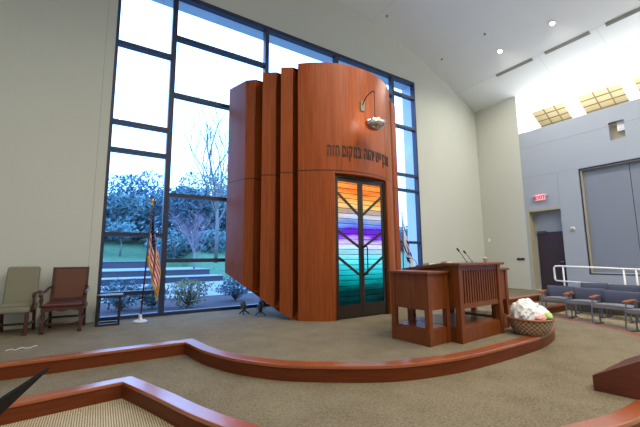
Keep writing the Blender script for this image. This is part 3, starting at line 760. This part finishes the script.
def armchair_wood():
    t = thing('armchair', 'carved wooden armchair with brown leather back and oxblood seat beside the window', 'armchair', (-.445, 7.60, 0), math.radians(-5))
    w = .585
    mb = MB(); mb.box(-w/2+.02, w/2-.02, -.31, .22, .42, .475); mb.build('seat', M['redleather'], t, bevel=.02)
    mb = MB(); mb.prism_axis([(-w/2+.02,.42),(-w/2+.02,.32),(-w/2+.10,.36),(-.10,.37),(0,.345),(.10,.37),(w/2-.10,.36),(w/2-.02,.32),(w/2-.02,.42)], -.33, -.30, lambda p, a: (p[0], a, p[1]))
    mb.box(-w/2, -w/2+.03, -.30, .22, .36, .43); mb.box(w/2-.03, w/2, -.30, .22, .36, .43); mb.box(-w/2, w/2, .20, .24, .36, .43); mb.build('apron', M['chairwood'], t)
    Rb = Matrix.Translation((0,.21,.44)) @ Matrix.Rotation(math.radians(-7), 4, 'X')
    mb = MB(); mb.box(-w/2+.06, w/2-.06, -.02, .035, .07, .60, Rb); mb.build('backrest', M['brownleather'], t, bevel=.012)
    mb = MB(); mb.box(-w/2+.02, -w/2+.065, -.015, .03, -.06, .63, Rb); mb.box(w/2-.065, w/2-.02, -.015, .03, -.06, .63, Rb); mb.box(-w/2+.02, w/2-.02, -.015, .03, .60, .635, Rb); mb.box(-w/2+.06, w/2-.06, -.01, .03, .03, .07, Rb); mb.build('back_frame', M['chairwood'], t)
    for s in (-1, 1):
        x = s*(w/2)
        mb = MB(); mb.tube([(s*(w/2-.04), .24, .74), (x, .12, .71), (x+s*.01, -.05, .665), (x+s*.015, -.22, .665), (x+s*.015, -.31, .66), (x+s*.015, -.345, .62), (x+s*.015, -.31, .60)], [.018,.022,.024,.026,.03,.024,.012], 8); mb.build('arm', M['chairwood'], t, smooth=True)
        mb = MB(); mb.lathe([(.02,.42),(.028,.45),(.018,.48),(.03,.54),(.02,.60),(.026,.66)], 12, (x, -.29, 0)); mb.build('arm_post', M['chairwood'], t, smooth=True)
        mb = MB(); mb.lathe([(.03,0),(.035,.03),(.022,.06),(.034,.12),(.034,.17),(.02,.20),(.032,.28),(.026,.33),(.034,.36),(.034,.42)], 12, (s*(w/2-.035), -.29, 0)); mb.build('leg', M['chairwood'], t, smooth=True)
        mb = MB(); mb.bar((s*(w/2-.04), .29, 0), (s*(w/2-.04), .21, .46), .045, .045); mb.build('leg', M['chairwood'], t, bevel=.005)
    mb = MB(); mb.tube([(-w/2+.04, -.28, .145), (w/2-.04, -.28, .145)], .02, 8); mb.tube([(-w/2+.04, .25, .19), (w/2-.04, .25, .19)], .02, 8); mb.tube([(-w/2+.04, -.28, .145), (-w/2+.04, .25, .19)], .016, 8); mb.tube([(w/2-.04, -.28, .145), (w/2-.04, .25, .19)], .016, 8); mb.build('stretcher', M['chairwood'], t, smooth=True)
armchair_wood()
# small black side table
t = thing('side_table', 'small black lacquered table in front of the left end of the window', 'table', (.21, 7.72, 0), math.radians(-4))
mb = MB(); mb.box(-.20, .22, -.20, .20, .50, .55); mb.build('top', M['blackwood'], t, bevel=.006)
for x in (-.17, .17):
    for y in (-.16, .16):
        mb = MB(); mb.box(x-.02, x+.02, y-.02, y+.02, .03, .50); mb.build('leg', M['blackwood'], t)
mb = MB(); mb.box(-.19, .19, -.185, -.13, 0, .035); mb.box(-.19, .19, .13, .185, 0, .035); mb.box(-.19, -.14, -.13, .13, .005, .035); mb.box(.14, .19, -.13, .13, .005, .035); mb.build('base_rail', M['blackwood'], t)

# ------------------------------------------------------------------ flags
def flag(loc, tilt, label, mat, gold, ht=2.28, drop=(.95,.86,.23), seed=1, finial='eagle'):
    t = thing('flag_on_stand', label, 'flag', loc)
    T = Matrix.Rotation(tilt, 4, 'Y')
    def P(p): return T @ Vector(p)
    mb = MB(); mb.lathe([(.13,0),(.135,.012),(.10,.035),(.04,.05),(.028,.10),(.026,.14),(.012,.142)], 24); mb.build('stand', M['stand'], t, smooth=True)
    mb = MB(); mb.tube([P((0,0,.05)), P((0,0,1.2)), P((0,0,ht))], .0155, 10); mb.build('pole', M['chairwood'], t, smooth=True)
    mb = MB()
    mb.lathe([(.012,0),(.026,.012),(.026,.03),(.010,.045),(.016,.06),(.006,.075)], 12, P((0,0,ht)))
    if finial == 'eagle':
        c = P((0,0,ht+.10))
        mb.lathe([(.004,-.035),(.022,-.015),(.024,.01),(.012,.032),(.012,.05),(.003,.058)], 10, c)
        for s in (-1, 1): mb.add([c+Vector(q) for q in ((s*.012,-.006,.012),(s*.05,-.004,.045),(s*.085,-.004,.05),(s*.06,-.004,.01),(s*.03,-.004,-.02),(s*.012,.008,.012),(s*.05,.006,.045),(s*.085,.004,.05),(s*.06,.006,.01),(s*.03,.008,-.02))], [(0,1,2,3,4),(9,8,7,6,5),(0,5,6,1),(1,6,7,2),(2,7,8,3),(3,8,9,4),(4,9,5,0)])
    else:
        mb.lathe([(.006,.07),(.028,.10),(.018,.13),(.003,.20)], 8, P((0,0,ht)))
    mb.build('finial', M['brass'], t, smooth=True)
    h, fall, out = drop
    def cloth(u_, v_):
        # v_: down the hoist, u_: along the fly, which falls in folds beside the pole
        z = ht-.05 - h*v_ - fall*(u_**1.05) + .02*math.sin(7*u_+3*v_)
        x = .02 + out*u_*(.35+.65*min(1, v_+.45*u_+.1)) + .022*math.sin(4*PI*u_+3*v_)*u_
        y = -.02 - .055*math.sin(5.2*PI*u_+1.6*v_+seed)*min(1, 2.5*u_)*(.6+.4*v_) + .012*math.sin(9*v_+4*u_)
        return P((x, y, z))
    mb = MB(); mb.grid(cloth, 44, 30); o = mb.build('cloth', mat, t, smooth=True)
    sm = o.modifiers.new('thickness', 'SOLIDIFY'); sm.thickness = .004
    for p in o.data.polygons: p.use_smooth = True
    if gold:
        mb = MB()
        def fr(u_, v_): return cloth(1, v_) + Vector((0,0,-.03))
        mb.tube([cloth(1, k/24)+Vector((.003,0,-.006)) for k in range(25)], .009, 6); mb.tube([cloth(k/24, 1)+Vector((0,0,-.02)) for k in range(25)], .024, 6)
        mb.build('fringe', M['gold'], t, smooth=True)
    return t
flag((.737, 7.627, 0), math.radians(2.6), 'American flag with gold fringe hanging on a stand before the left window', M['flag_us'], True)
flag((7.80, 7.5, 0), math.radians(1.2), 'white and blue Israeli flag on a pole right of the ark', M['flag_il'], False, 2.45, (.95,1.0,.36), 3, 'spear')

# ------------------------------------------------------------------ floor items near the ark
def floor_spot(loc, rz, label):
    t = thing('floor_spotlight', label, 'spotlight', loc, rz, 'floor spotlights under the ark')
    mb = MB(); mb.tube([(-.10,-.07,.006),(0,0,.09)], .011, 6); mb.tube([(.10,-.07,.006),(0,0,.09)], .011, 6); mb.tube([(0,.12,.006),(0,0,.09)], .011, 6); mb.build('tripod', M['blackmetal'], t)
    mb = MB(); mb.tube([(-.075,0,.18),(-.075,0,.10),(0,0,.085),(.075,0,.10),(.075,0,.18)], .009, 6); mb.build('yoke', M['greymetal'], t)
    Rm = Matrix.Rotation(math.radians(-35), 4, 'X'); mb = MB(); mb.lathe([(.02,-.09),(.045,-.08),(.055,0),(.062,.08),(.056,.082),(.05,.06),(.0005,.06)], 16, (0,0,.18), Rm); mb.build('can', M['dark'], t, smooth=True)
floor_spot((2.72, 7.35, 0), .5, 'black floor spotlight nearest the window under the ark side')
floor_spot((2.98, 7.05, 0), -.4, 'black floor spotlight tucked under the slanted ark base')
mb = MB(); rr = random.Random(2)
mb.tube([(-.98+.035*k+.01*math.sin(k), 6.28+.06*math.sin(k*1.7)+.008*k, .006) for k in range(10)], .005, 6)
o = mb.build('loose_cable', M['paper'], smooth=True); tag(o, 'thin white cable lying on the carpet in front of the armchairs', 'cable')

# ------------------------------------------------------------------ auditorium seats
def seat_proto(w, bh):
    t = thing('auditorium_seat', '', 'seat', (0,0,0))
    h = w/2
    mb = MB(); mb.grid(lambda u_, v_: (-h+.05+(w-.10)*u_, -.24+.46*v_, .47+.012*math.sin(PI*u_)), 6, 6); mb.box(-h+.05, h-.05, -.24, .22, .40, .47); mb.uv = None; mb.build('seat_cushion', M['greyseat'], t)
    mb = MB(); mb.box(-h+.06, h-.06, -.20, .20, .375, .40); mb.build('seat_pan', M['greymetal'], t)
    Rb = Matrix.Translation((0,.23,.44)) @ Matrix.Rotation(math.radians(-11), 4, 'X')
    mb = MB()
    def bk_(u_, v_): return Rb @ Vector((-h+.03+(w-.06)*u_, -.03-.02*math.sin(PI*v_)+.05*(2*u_-1)**2*-.6, bh*v_))
    mb.grid(bk_, 8, 6)
    k = len(mb.v); mb.grid(lambda u_, v_: bk_(u_, v_)+Vector((0,.055,.01)), 8, 6); mb.uv = None
    nu = 9
    ring = [i for i in range(nu)] + [nu*j+8 for j in range(1,7)] + [nu*6+i for i in range(7,-1,-1)] + [nu*j for j in range(5,0,-1)]
    for a, b in zip(ring, ring[1:]+ring[:1]): mb.f.append((a, b, b+k, a+k))
    mb.build('backrest', M['greyfabric'], t, smooth=True)
    return t
def seat_leg(t, x, pad=True):
    mb = MB(); mb.tube([(x, -.20, .0), (x, -.17, .40), (x, -.12, .60)], .016, 6); mb.tube([(x, .10, .0), (x, .12, .62)], .016, 6); mb.bar((x, -.25, .015), (x, .18, .015), .04, .03); mb.build('leg_frame', M['greymetal'], t)
    if pad:
        mb = MB(); mb.prism_axis([(-.16,.60),(-.14,.618),(.12,.648),(.12,.625),(-.16,.578)], x-.055, x+.055, lambda p, a: (a, p[0], p[1])); mb.build('arm_pad', M['armwood'], t, bevel=.008)
    mb = MB(); mb.box(x-.012, x+.012, .10, .24, .40, .60); mb.build('back_bracket', M['greymetal'], t)
cx0, cy0 = 4.84, 5.69
def row(R, arms, labels, group, bh):
    for i in range(len(arms)-1):
        a, b = math.radians(arms[i]), math.radians(arms[i+1])
        pa = Vector((cx0+R*math.cos(a), cy0+R*math.sin(a))); pb = Vector((cx0+R*math.cos(b), cy0+R*math.sin(b)))
        c = (pa+pb)/2; w = (pb-pa).length
        rz = math.atan2((pb-pa).y, (pb-pa).x)          # arms run from far to near; fronts face the platform
        w *= .95; t = seat_proto(w, bh); t.location = (c.x, c.y, ZF); t.rotation_euler = (0,0,rz+math.radians(20))
        tag(t, labels[i], 'seat', group)
        seat_leg(t, -w/2)
        if i == 0: seat_leg(t, w/2)
def ang(p): return math.degrees(math.atan2(p[1]-cy0, p[0]-cx0))
fr = [(10.10,4.76),(9.95,4.12),(9.69,3.47),(9.28,2.74),(8.76,2.09)]
# frame origin sits ~.2 m behind the front legs
row(5.58, [ang(p) for p in fr], ['grey upholstered auditorium seat at the far left end of the front row', 'grey upholstered auditorium seat, second from the far left end of the front row', 'grey upholstered auditorium seat, third from the far left end of the front row', 'grey upholstered auditorium seat of the front row cut by the right photo edge'], 'front row of auditorium seats', .305)
row(6.55, [-12.5,-18.5,-24.8,-31.2], ['grey auditorium seat of the second row, its top showing behind the second front seat', 'grey auditorium seat of the second row, its top showing behind the third front seat', 'grey auditorium seat of the second row at the right photo edge'], 'second row of auditorium seats', .37)

# ------------------------------------------------------------------ near objects
o = None
wd = thing('wooden_wedge', 'dark mahogany wedge-shaped wooden stand at the lower right edge', 'wooden stand', (4.375, 1.622, -.18))
dirv = Vector((.067, -.34)).normalized(); nrm = Vector((.999, .012))
def wp(s, n_, z): q = dirv*s + nrm*n_; return (q.x, q.y, z)
Lw, Ww = .40, .95
mb = MB()
za, zb = .15, .15+.40*.56
mb.add([wp(0,0,0), wp(Lw,0,0), wp(Lw,0,zb), wp(0,0,za), wp(0,.03,0), wp(Lw,.03,0), wp(Lw,.03,zb), wp(0,.03,za)], [(0,1,2,3),(4,7,6,5),(0,4,5,1),(1,5,6,2),(2,6,7,3),(3,7,4,0)])
mb.build('side_panel', M['darkwood'], wd, bevel=.004)
mb = MB(); mb.add([wp(0,.92,0), wp(Lw,.92,0), wp(Lw,.92,zb), wp(0,.92,za), wp(0,.95,0), wp(Lw,.95,0), wp(Lw,.95,zb), wp(0,.95,za)], [(0,1,2,3),(4,7,6,5),(0,4,5,1),(1,5,6,2),(2,6,7,3),(3,7,4,0)]); mb.build('side_panel', M['darkwood'], wd, bevel=.004)
mb = MB(); q = .003; mb.add([wp(0,.03,0), wp(0,.92,0), wp(0,.92,za-q), wp(0,.03,za-q), wp(Lw,.03,0), wp(Lw,.92,0), wp(Lw,.92,zb-q), wp(Lw,.03,zb-q)], [(0,1,2,3),(4,7,6,5),(0,4,5,1),(1,5,6,2),(2,6,7,3),(3,7,4,0)]); mb.build('sloping_top', M['darkwood'], wd)
# black music stand
P0 = Vector((-.091,1.116,.937)); A = Vector((-.248,.65,.92)); B = Vector((-.323,1.203,.679))
e1, e2 = A-P0, B-P0; nn = e1.cross(e2).normalized(); nn = nn if nn.z > 0 else -nn
ctr = P0 + (e1+e2)/2
ms = thing('music_stand', 'black music stand desk poking in at the lower left corner', 'music stand', (ctr.x, ctr.y, -.18))
mb = MB(); q0 = [P0, P0+e1, P0+e1+e2, P0+e2]; mb.add([p for p in q0] + [p-nn*.006 for p in q0], [(0,1,2,3),(7,6,5,4),(0,4,5,1),(1,5,6,2),(2,6,7,3),(3,7,4,0)]); mb.build('desk', M['blackmetal'], ms, offset=ms.location)
low = [P0+e2, P0+e1+e2]; mb = MB(); mb.bar(low[0]+nn*.025, low[1]+nn*.025, .006, .05, nn); mb.build('ledge', M['blackmetal'], ms, offset=ms.location)
mb = MB(); mb.tube([(ctr.x, ctr.y, ctr.z-.012), (ctr.x, ctr.y, -.12)], .013, 10); mb.build('pole', M['blackmetal'], ms, smooth=True, offset=ms.location)
for k in range(3):
    a = 2*PI*k/3+.4; mb = MB(); mb.tube([(ctr.x, ctr.y, .05), (ctr.x+.24*math.cos(a), ctr.y+.24*math.sin(a), -.352)], .009, 8); mb.build('leg', M['blackmetal'], ms, offset=ms.location)

# ------------------------------------------------------------------ outdoors
GZ = -.12
mb = MB(); mb.box(-25, 30, YW+.62, 12.6, GZ-.2, GZ); struct(mb, 'ground', M['mulch'])
mb = MB(); mb.box(-25, 30, 12.6, 20.6, GZ-.2, GZ+.02); struct(mb, 'walkway', M['pave'])
st = [(20.6, .22), (22.5, .57), (29.0, 1.08)]
for i, (y, z) in enumerate(st):
    mb = MB(); x1 = [6.3, 6.0, 4.4][i]; y2 = (st[i+1][0] if i < 2 else 31)
    mb.box(-25, x1, y, y2, GZ-.2, z-.035); o = struct(mb, 'terrace_step', M['stone']); tag(o, ['lowest', 'middle', 'topmost'][i] + ' stone terrace step beyond the window')
    mb = MB(); mb.box(-25, x1+.05, y-.05, y2, z-.035, z); mb.build('coping', M['pave'], o)
def hill(u_, v_):
    x = -45 + 110*u_; y = 20.62 + 55*v_
    e = max(0, y-(30.9 if x < 6.5 else 20.4)); lim = max(0, min(1, (x-6.35)/4)) 
    z = GZ-.12 + (1.15 if x < 6.4 else 0) + (.17*e if e < 26 else 4.42+.05*(e-26)) + .25*math.sin(x*.3)*min(1, e/10)
    if x < 6.4 and y < 30.9: z = GZ-.15
    return (x, y, z)
mb = MB(); mb.grid(hill, 110, 70); mb.uv = None; o = struct(mb, 'lawn_hill', M['lawn'], smooth=True)
def hz_at(x, y): return hill((x+45)/110, (y-20.62)/55)[2] if y > 20.62 else GZ
def leaves(n, rx, ry, rz, size, seed, shell=.35, zc=0, droop=0):
    rr = random.Random(seed); mb = MB()
    for _ in range(n):
        while True:
            d_ = Vector((rr.uniform(-1,1), rr.uniform(-1,1), rr.uniform(-1,1)))
            if shell < d_.length < 1: break
        bump = 1 + .18*math.sin(5*d_.x+seed)*math.sin(4*d_.y+2*seed)+.15*math.sin(6*d_.z+seed)
        p = Vector((d_.x*rx*bump, d_.y*ry*bump, zc+d_.z*rz*bump))
        a = Vector((rr.uniform(-1,1), rr.uniform(-1,1), rr.uniform(-1,1))).normalized(); b = a.orthogonal().normalized()
        s = size*rr.uniform(.6,1.4)
        mb.add([p-a*s-b*s*.35, p+b*s*.5, p+a*s, p-b*s*.5], [(0,1,2,3)])
    return mb
def branches(mb, p, d_, L, rad, depth, rr, spread=.6):
    pts = [p]; q = p; dd = d_
    for k in range(3):
        dd = (dd + Vector((rr.uniform(-.18,.18), rr.uniform(-.18,.18), rr.uniform(-.05,.12)))).normalized(); q = q + dd*L/3; pts.append(q)
    mb.tube(pts, [rad, rad*.88, rad*.76, rad*.62], 5 if depth > 1 else 4)
    if depth == 0: return
    for k in range(3 if depth > 1 else 4):
        ax = Vector((rr.uniform(-1,1), rr.uniform(-1,1), rr.uniform(-.2,.6))).normalized()
        branches(mb, pts[rr.choice((1,2,3))], (dd*(1-spread)+ax*spread+Vector((0,0,.25))).normalized(), L*rr.uniform(.55,.8), rad*.55, depth-1, rr, spread)
def tree(name, label, cat, x, y, h, w, mat, seed, n=900, leaf=.28, trunk=.15, group=None, crown=.62, z=None):
    z = hz_at(x, y)-.05 if z is None else z
    t = thing(name, label, cat, (x, y, z), 0, group)
    mb = MB(); mb.tube([(0,0,0),(.05,0,h*.3),(0,.05,h*.75)], [trunk, trunk*.8, trunk*.3], 7); mb.build('trunk', M['bark'], t, smooth=True)
    leaves(n, w/2, w/2, h*crown/2, leaf, seed, .3, h*(1-crown/2)).build('foliage', mat, t)
    return t
rt = random.Random(11)
k = 0
places = ['behind the terraces at the far left', 'above the terraces beyond the left window bay', 'at the back of the lawn behind the American flag', 'behind the lawn in the wide left window bay', 'behind the bare bush in the wide window bay', 'close to the ark side in the wide window bay', 'low in the narrow window bay right of the ark', 'tallest at the back left of the hill', 'at the back centre of the hill', 'at the back right of the hill']
spots = [(-9,45,4.2,7),(-4.5,45,4.8,7),(-.5,45,4.6,6),(3.2,42,5.2,6.5),(7.6,38,6.2,7),(11.6,36,6.8,7),(39,37,3.2,9),(-5,58,6.5,10),(4,56,8.0,10),(14,52,9.5,11)]
for i, (x, y, h, w) in enumerate(spots):
    tree('tree', ['dark evergreen tree ', 'green leafy tree '][i % 2] + places[i], 'tree', x, y, h, w, [M['leaf_dark'], M['leaf_mid']][i % 2], 20+i, 3600, .27, .2, 'trees on the hill', .98)
for x, y, h, w, lab in ((5.6,33,2.4,4.2,'wide green bush on the slope left behind the pink ornamental tree'),(8.6,32,2.2,4.0,'wide green bush on the slope right behind the pink ornamental tree'),(-1.6,36,2.2,3.4,'low green bush at the top of the lawn in the left window bay')):
    tree('shrub', lab, 'shrub', x, y, h, w, M['leaf_mid'], int(x*10)+90, 1300, .17, .1, 'bushes on the slope', .98)
# small lawn tree and bare trees
tree('tree', 'small round green tree on the lawn above the terraces', 'tree', 1.45, 34, 3.0, 2.6, M['leaf_mid'], 60, 500, .16, .07, None, .5)
def bare(name, label, x, y, h, rad, seed, mat, depth=4, spread=.5, z=None, low=.26):
    z = hz_at(x, y)-.05 if z is None else z
    t = thing(name, label, 'tree', (x, y, z)); rr = random.Random(seed)
    mb = MB(); mb.tube([(0,0,0),(.03,0,h*.2),(0,.02,h*.36)] if low > .2 else [(0,0,0),(.03,0,h*.1),(0,.02,h*.3)], [rad, rad*.9, rad*.8], 8); mb.build('trunk', mat, t, smooth=True)
    mb = MB()
    for k in range(5):
        a = 2*PI*k/5+rr.uniform(-.4,.4); branches(mb, Vector((0,0,h*(low+.025*k))), Vector((.45*math.cos(a), .45*math.sin(a), .9)).normalized(), h*.34, rad*.5, depth-1, rr, spread)
    branches(mb, Vector((0,0,h*(low+.08))), Vector((0,0,1)), h*.36, rad*.7, depth-1, rr, spread)
    mb.build('branches', mat, t)
bare('bare_tree', 'tall bare branching tree against the white sky left of the ark', 7.5, 26.5, 11.5, .14, 5, M['bark'], 4, .5)
bare('bare_tree', 'short bare pinkish ornamental tree beside the terraces', 5.2, 23.3, 4.7, .075, 8, plain('pale_pink_bark', (.22,.19,.24), .9), 5, .72, .5, low=.14)
# shrubs in the mulch bed
def shrub(x, y, h, w, label, seed, mat, n=750):
    t = thing('shrub', label, 'shrub', (x, y, GZ), 0, 'shrubs in the mulch bed outside'); rr = random.Random(seed)
    mb = MB()
    for k in range(60):
        a = rr.uniform(0, 2*PI); s = rr.uniform(.2,1); tip = Vector((math.cos(a)*w*.48*s, math.sin(a)*w*.48*s, h*rr.uniform(.6,1)*(1-.25*s*s)))
        mb.tube([(0,0,0), tip*.5+Vector((0,0,h*.04)), tip], [.010,.007,.003], 4)
    mb.build('stems', M['bark'], t)
    leaves(n, w/2, w/2, h*.46, .045, seed, .35, h*.54).build('foliage', mat, t)
shrub(2.15, 10.1, .82, 1.15, 'round feathery green shrub in the middle of the wide window bay', 31, M['leaf_shrub'])
shrub(1.30, 10.5, .70, .8, 'small green shrub just right of the window mullion outside', 32, M['leaf_mid'])
shrub(.55, 10.6, .78, 1.3, 'dark shrub outside behind the American flag', 33, M['leaf_dark'], 900)
shrub(3.75, 10.9, .80, 1.1, 'dark shrub outside close to the ark side', 34, M['leaf_dark'], 900)
# ------------------------------------------------------------------ light
wld = bpy.data.worlds.new('overcast_sky'); S.world = wld; wld.use_nodes = True
nt = wld.node_tree; nt.nodes.clear()
wo = N(nt, 'ShaderNodeOutputWorld'); bg = N(nt, 'ShaderNodeBackground'); tc = N(nt, 'ShaderNodeTexCoord'); sp = N(nt, 'ShaderNodeSeparateXYZ')
nt.links.new(tc.outputs['Generated'], sp.inputs[0])
cl = noise(nt, tc.outputs['Generated'], 2.2, 4)
c = ramp(nt, sp.outputs[2], [(.0,(.26,.72,1.9)),(.14,(.62,1.2,2.3)),(.36,(.9,1.42,2.4))])
c2 = mixc(nt, mathn(nt, 'MULTIPLY', cl, .5), c, (1.0,1.45,2.2))
nt.links.new(c2, bg.inputs[0]); bg.inputs[1].default_value = 2.35; nt.links.new(bg.outputs[0], wo.inputs[0])
def lamp(kind, name, loc, power, color, rot=None, target=None, **k):
    l = bpy.data.lights.new(name, kind); l.energy = power; l.color = color
    for a, b in k.items(): setattr(l, a, b)
    o = bpy.data.objects.new(name, l); COL.objects.link(o); o.location = loc
    if target is not None: o.rotation_euler = (Vector(target)-Vector(loc)).to_track_quat('-Z', 'Y').to_euler()
    elif rot: o.rotation_euler = rot
    return o
p = lamp('AREA', 'window_portal', (4.735, YW+.5, 3.8), 1, (1,1,1), rot=(-PI/2,0,0), shape='RECTANGLE', size=9.4, size_y=7.6); p.data.cycles.is_portal = True
WARM = (1.0,.91,.77)
for x, y, w in ((11.1,5.8,360),(11.1,4.2,360),(8.0,1.5,640),(4.75,1.0,520),(1.0,1.5,330),(-1.8,3.5,170),(4.75,-3,1100),(9.0,-3,950),(0.5,-3,900),(11.1,0,520),(4.75,-7.5,1100)):  # two visible downlights first, then unseen beams added as warm room fill
    lamp('SPOT', 'downlight_and_fill_beam', (x, y, zceil(x)-.12), w, WARM, target=(x, y, 0), spot_size=math.radians(165), spot_blend=.9, shadow_soft_size=.12)
for tx in (3.6, 4.6, 5.6):
    lamp('SPOT', 'ark_accent_beam', (tx*1.1-.8, 1.6, zceil(4)-.3), 420, (1,.82,.60), target=(tx, 5.6, 4.5), spot_size=math.radians(36), spot_blend=.8, shadow_soft_size=.1)
lamp('AREA', 'cove_light', (14.0, -2.6, 5.95), 540, (1,.98,.93), rot=(PI,0,0), shape='RECTANGLE', size=.5, size_y=17.6)
lamp('POINT', 'eternal_lamp', (4.54, 5.372+LY, 4.43-.15+BZ+.12), 6, (1,.93,.8), shadow_soft_size=.08)

S.view_settings.view_transform = 'Standard'; S.view_settings.look = 'None'; S.view_settings.exposure = 0; S.view_settings.gamma = 1; S.view_settings.use_curve_mapping = False
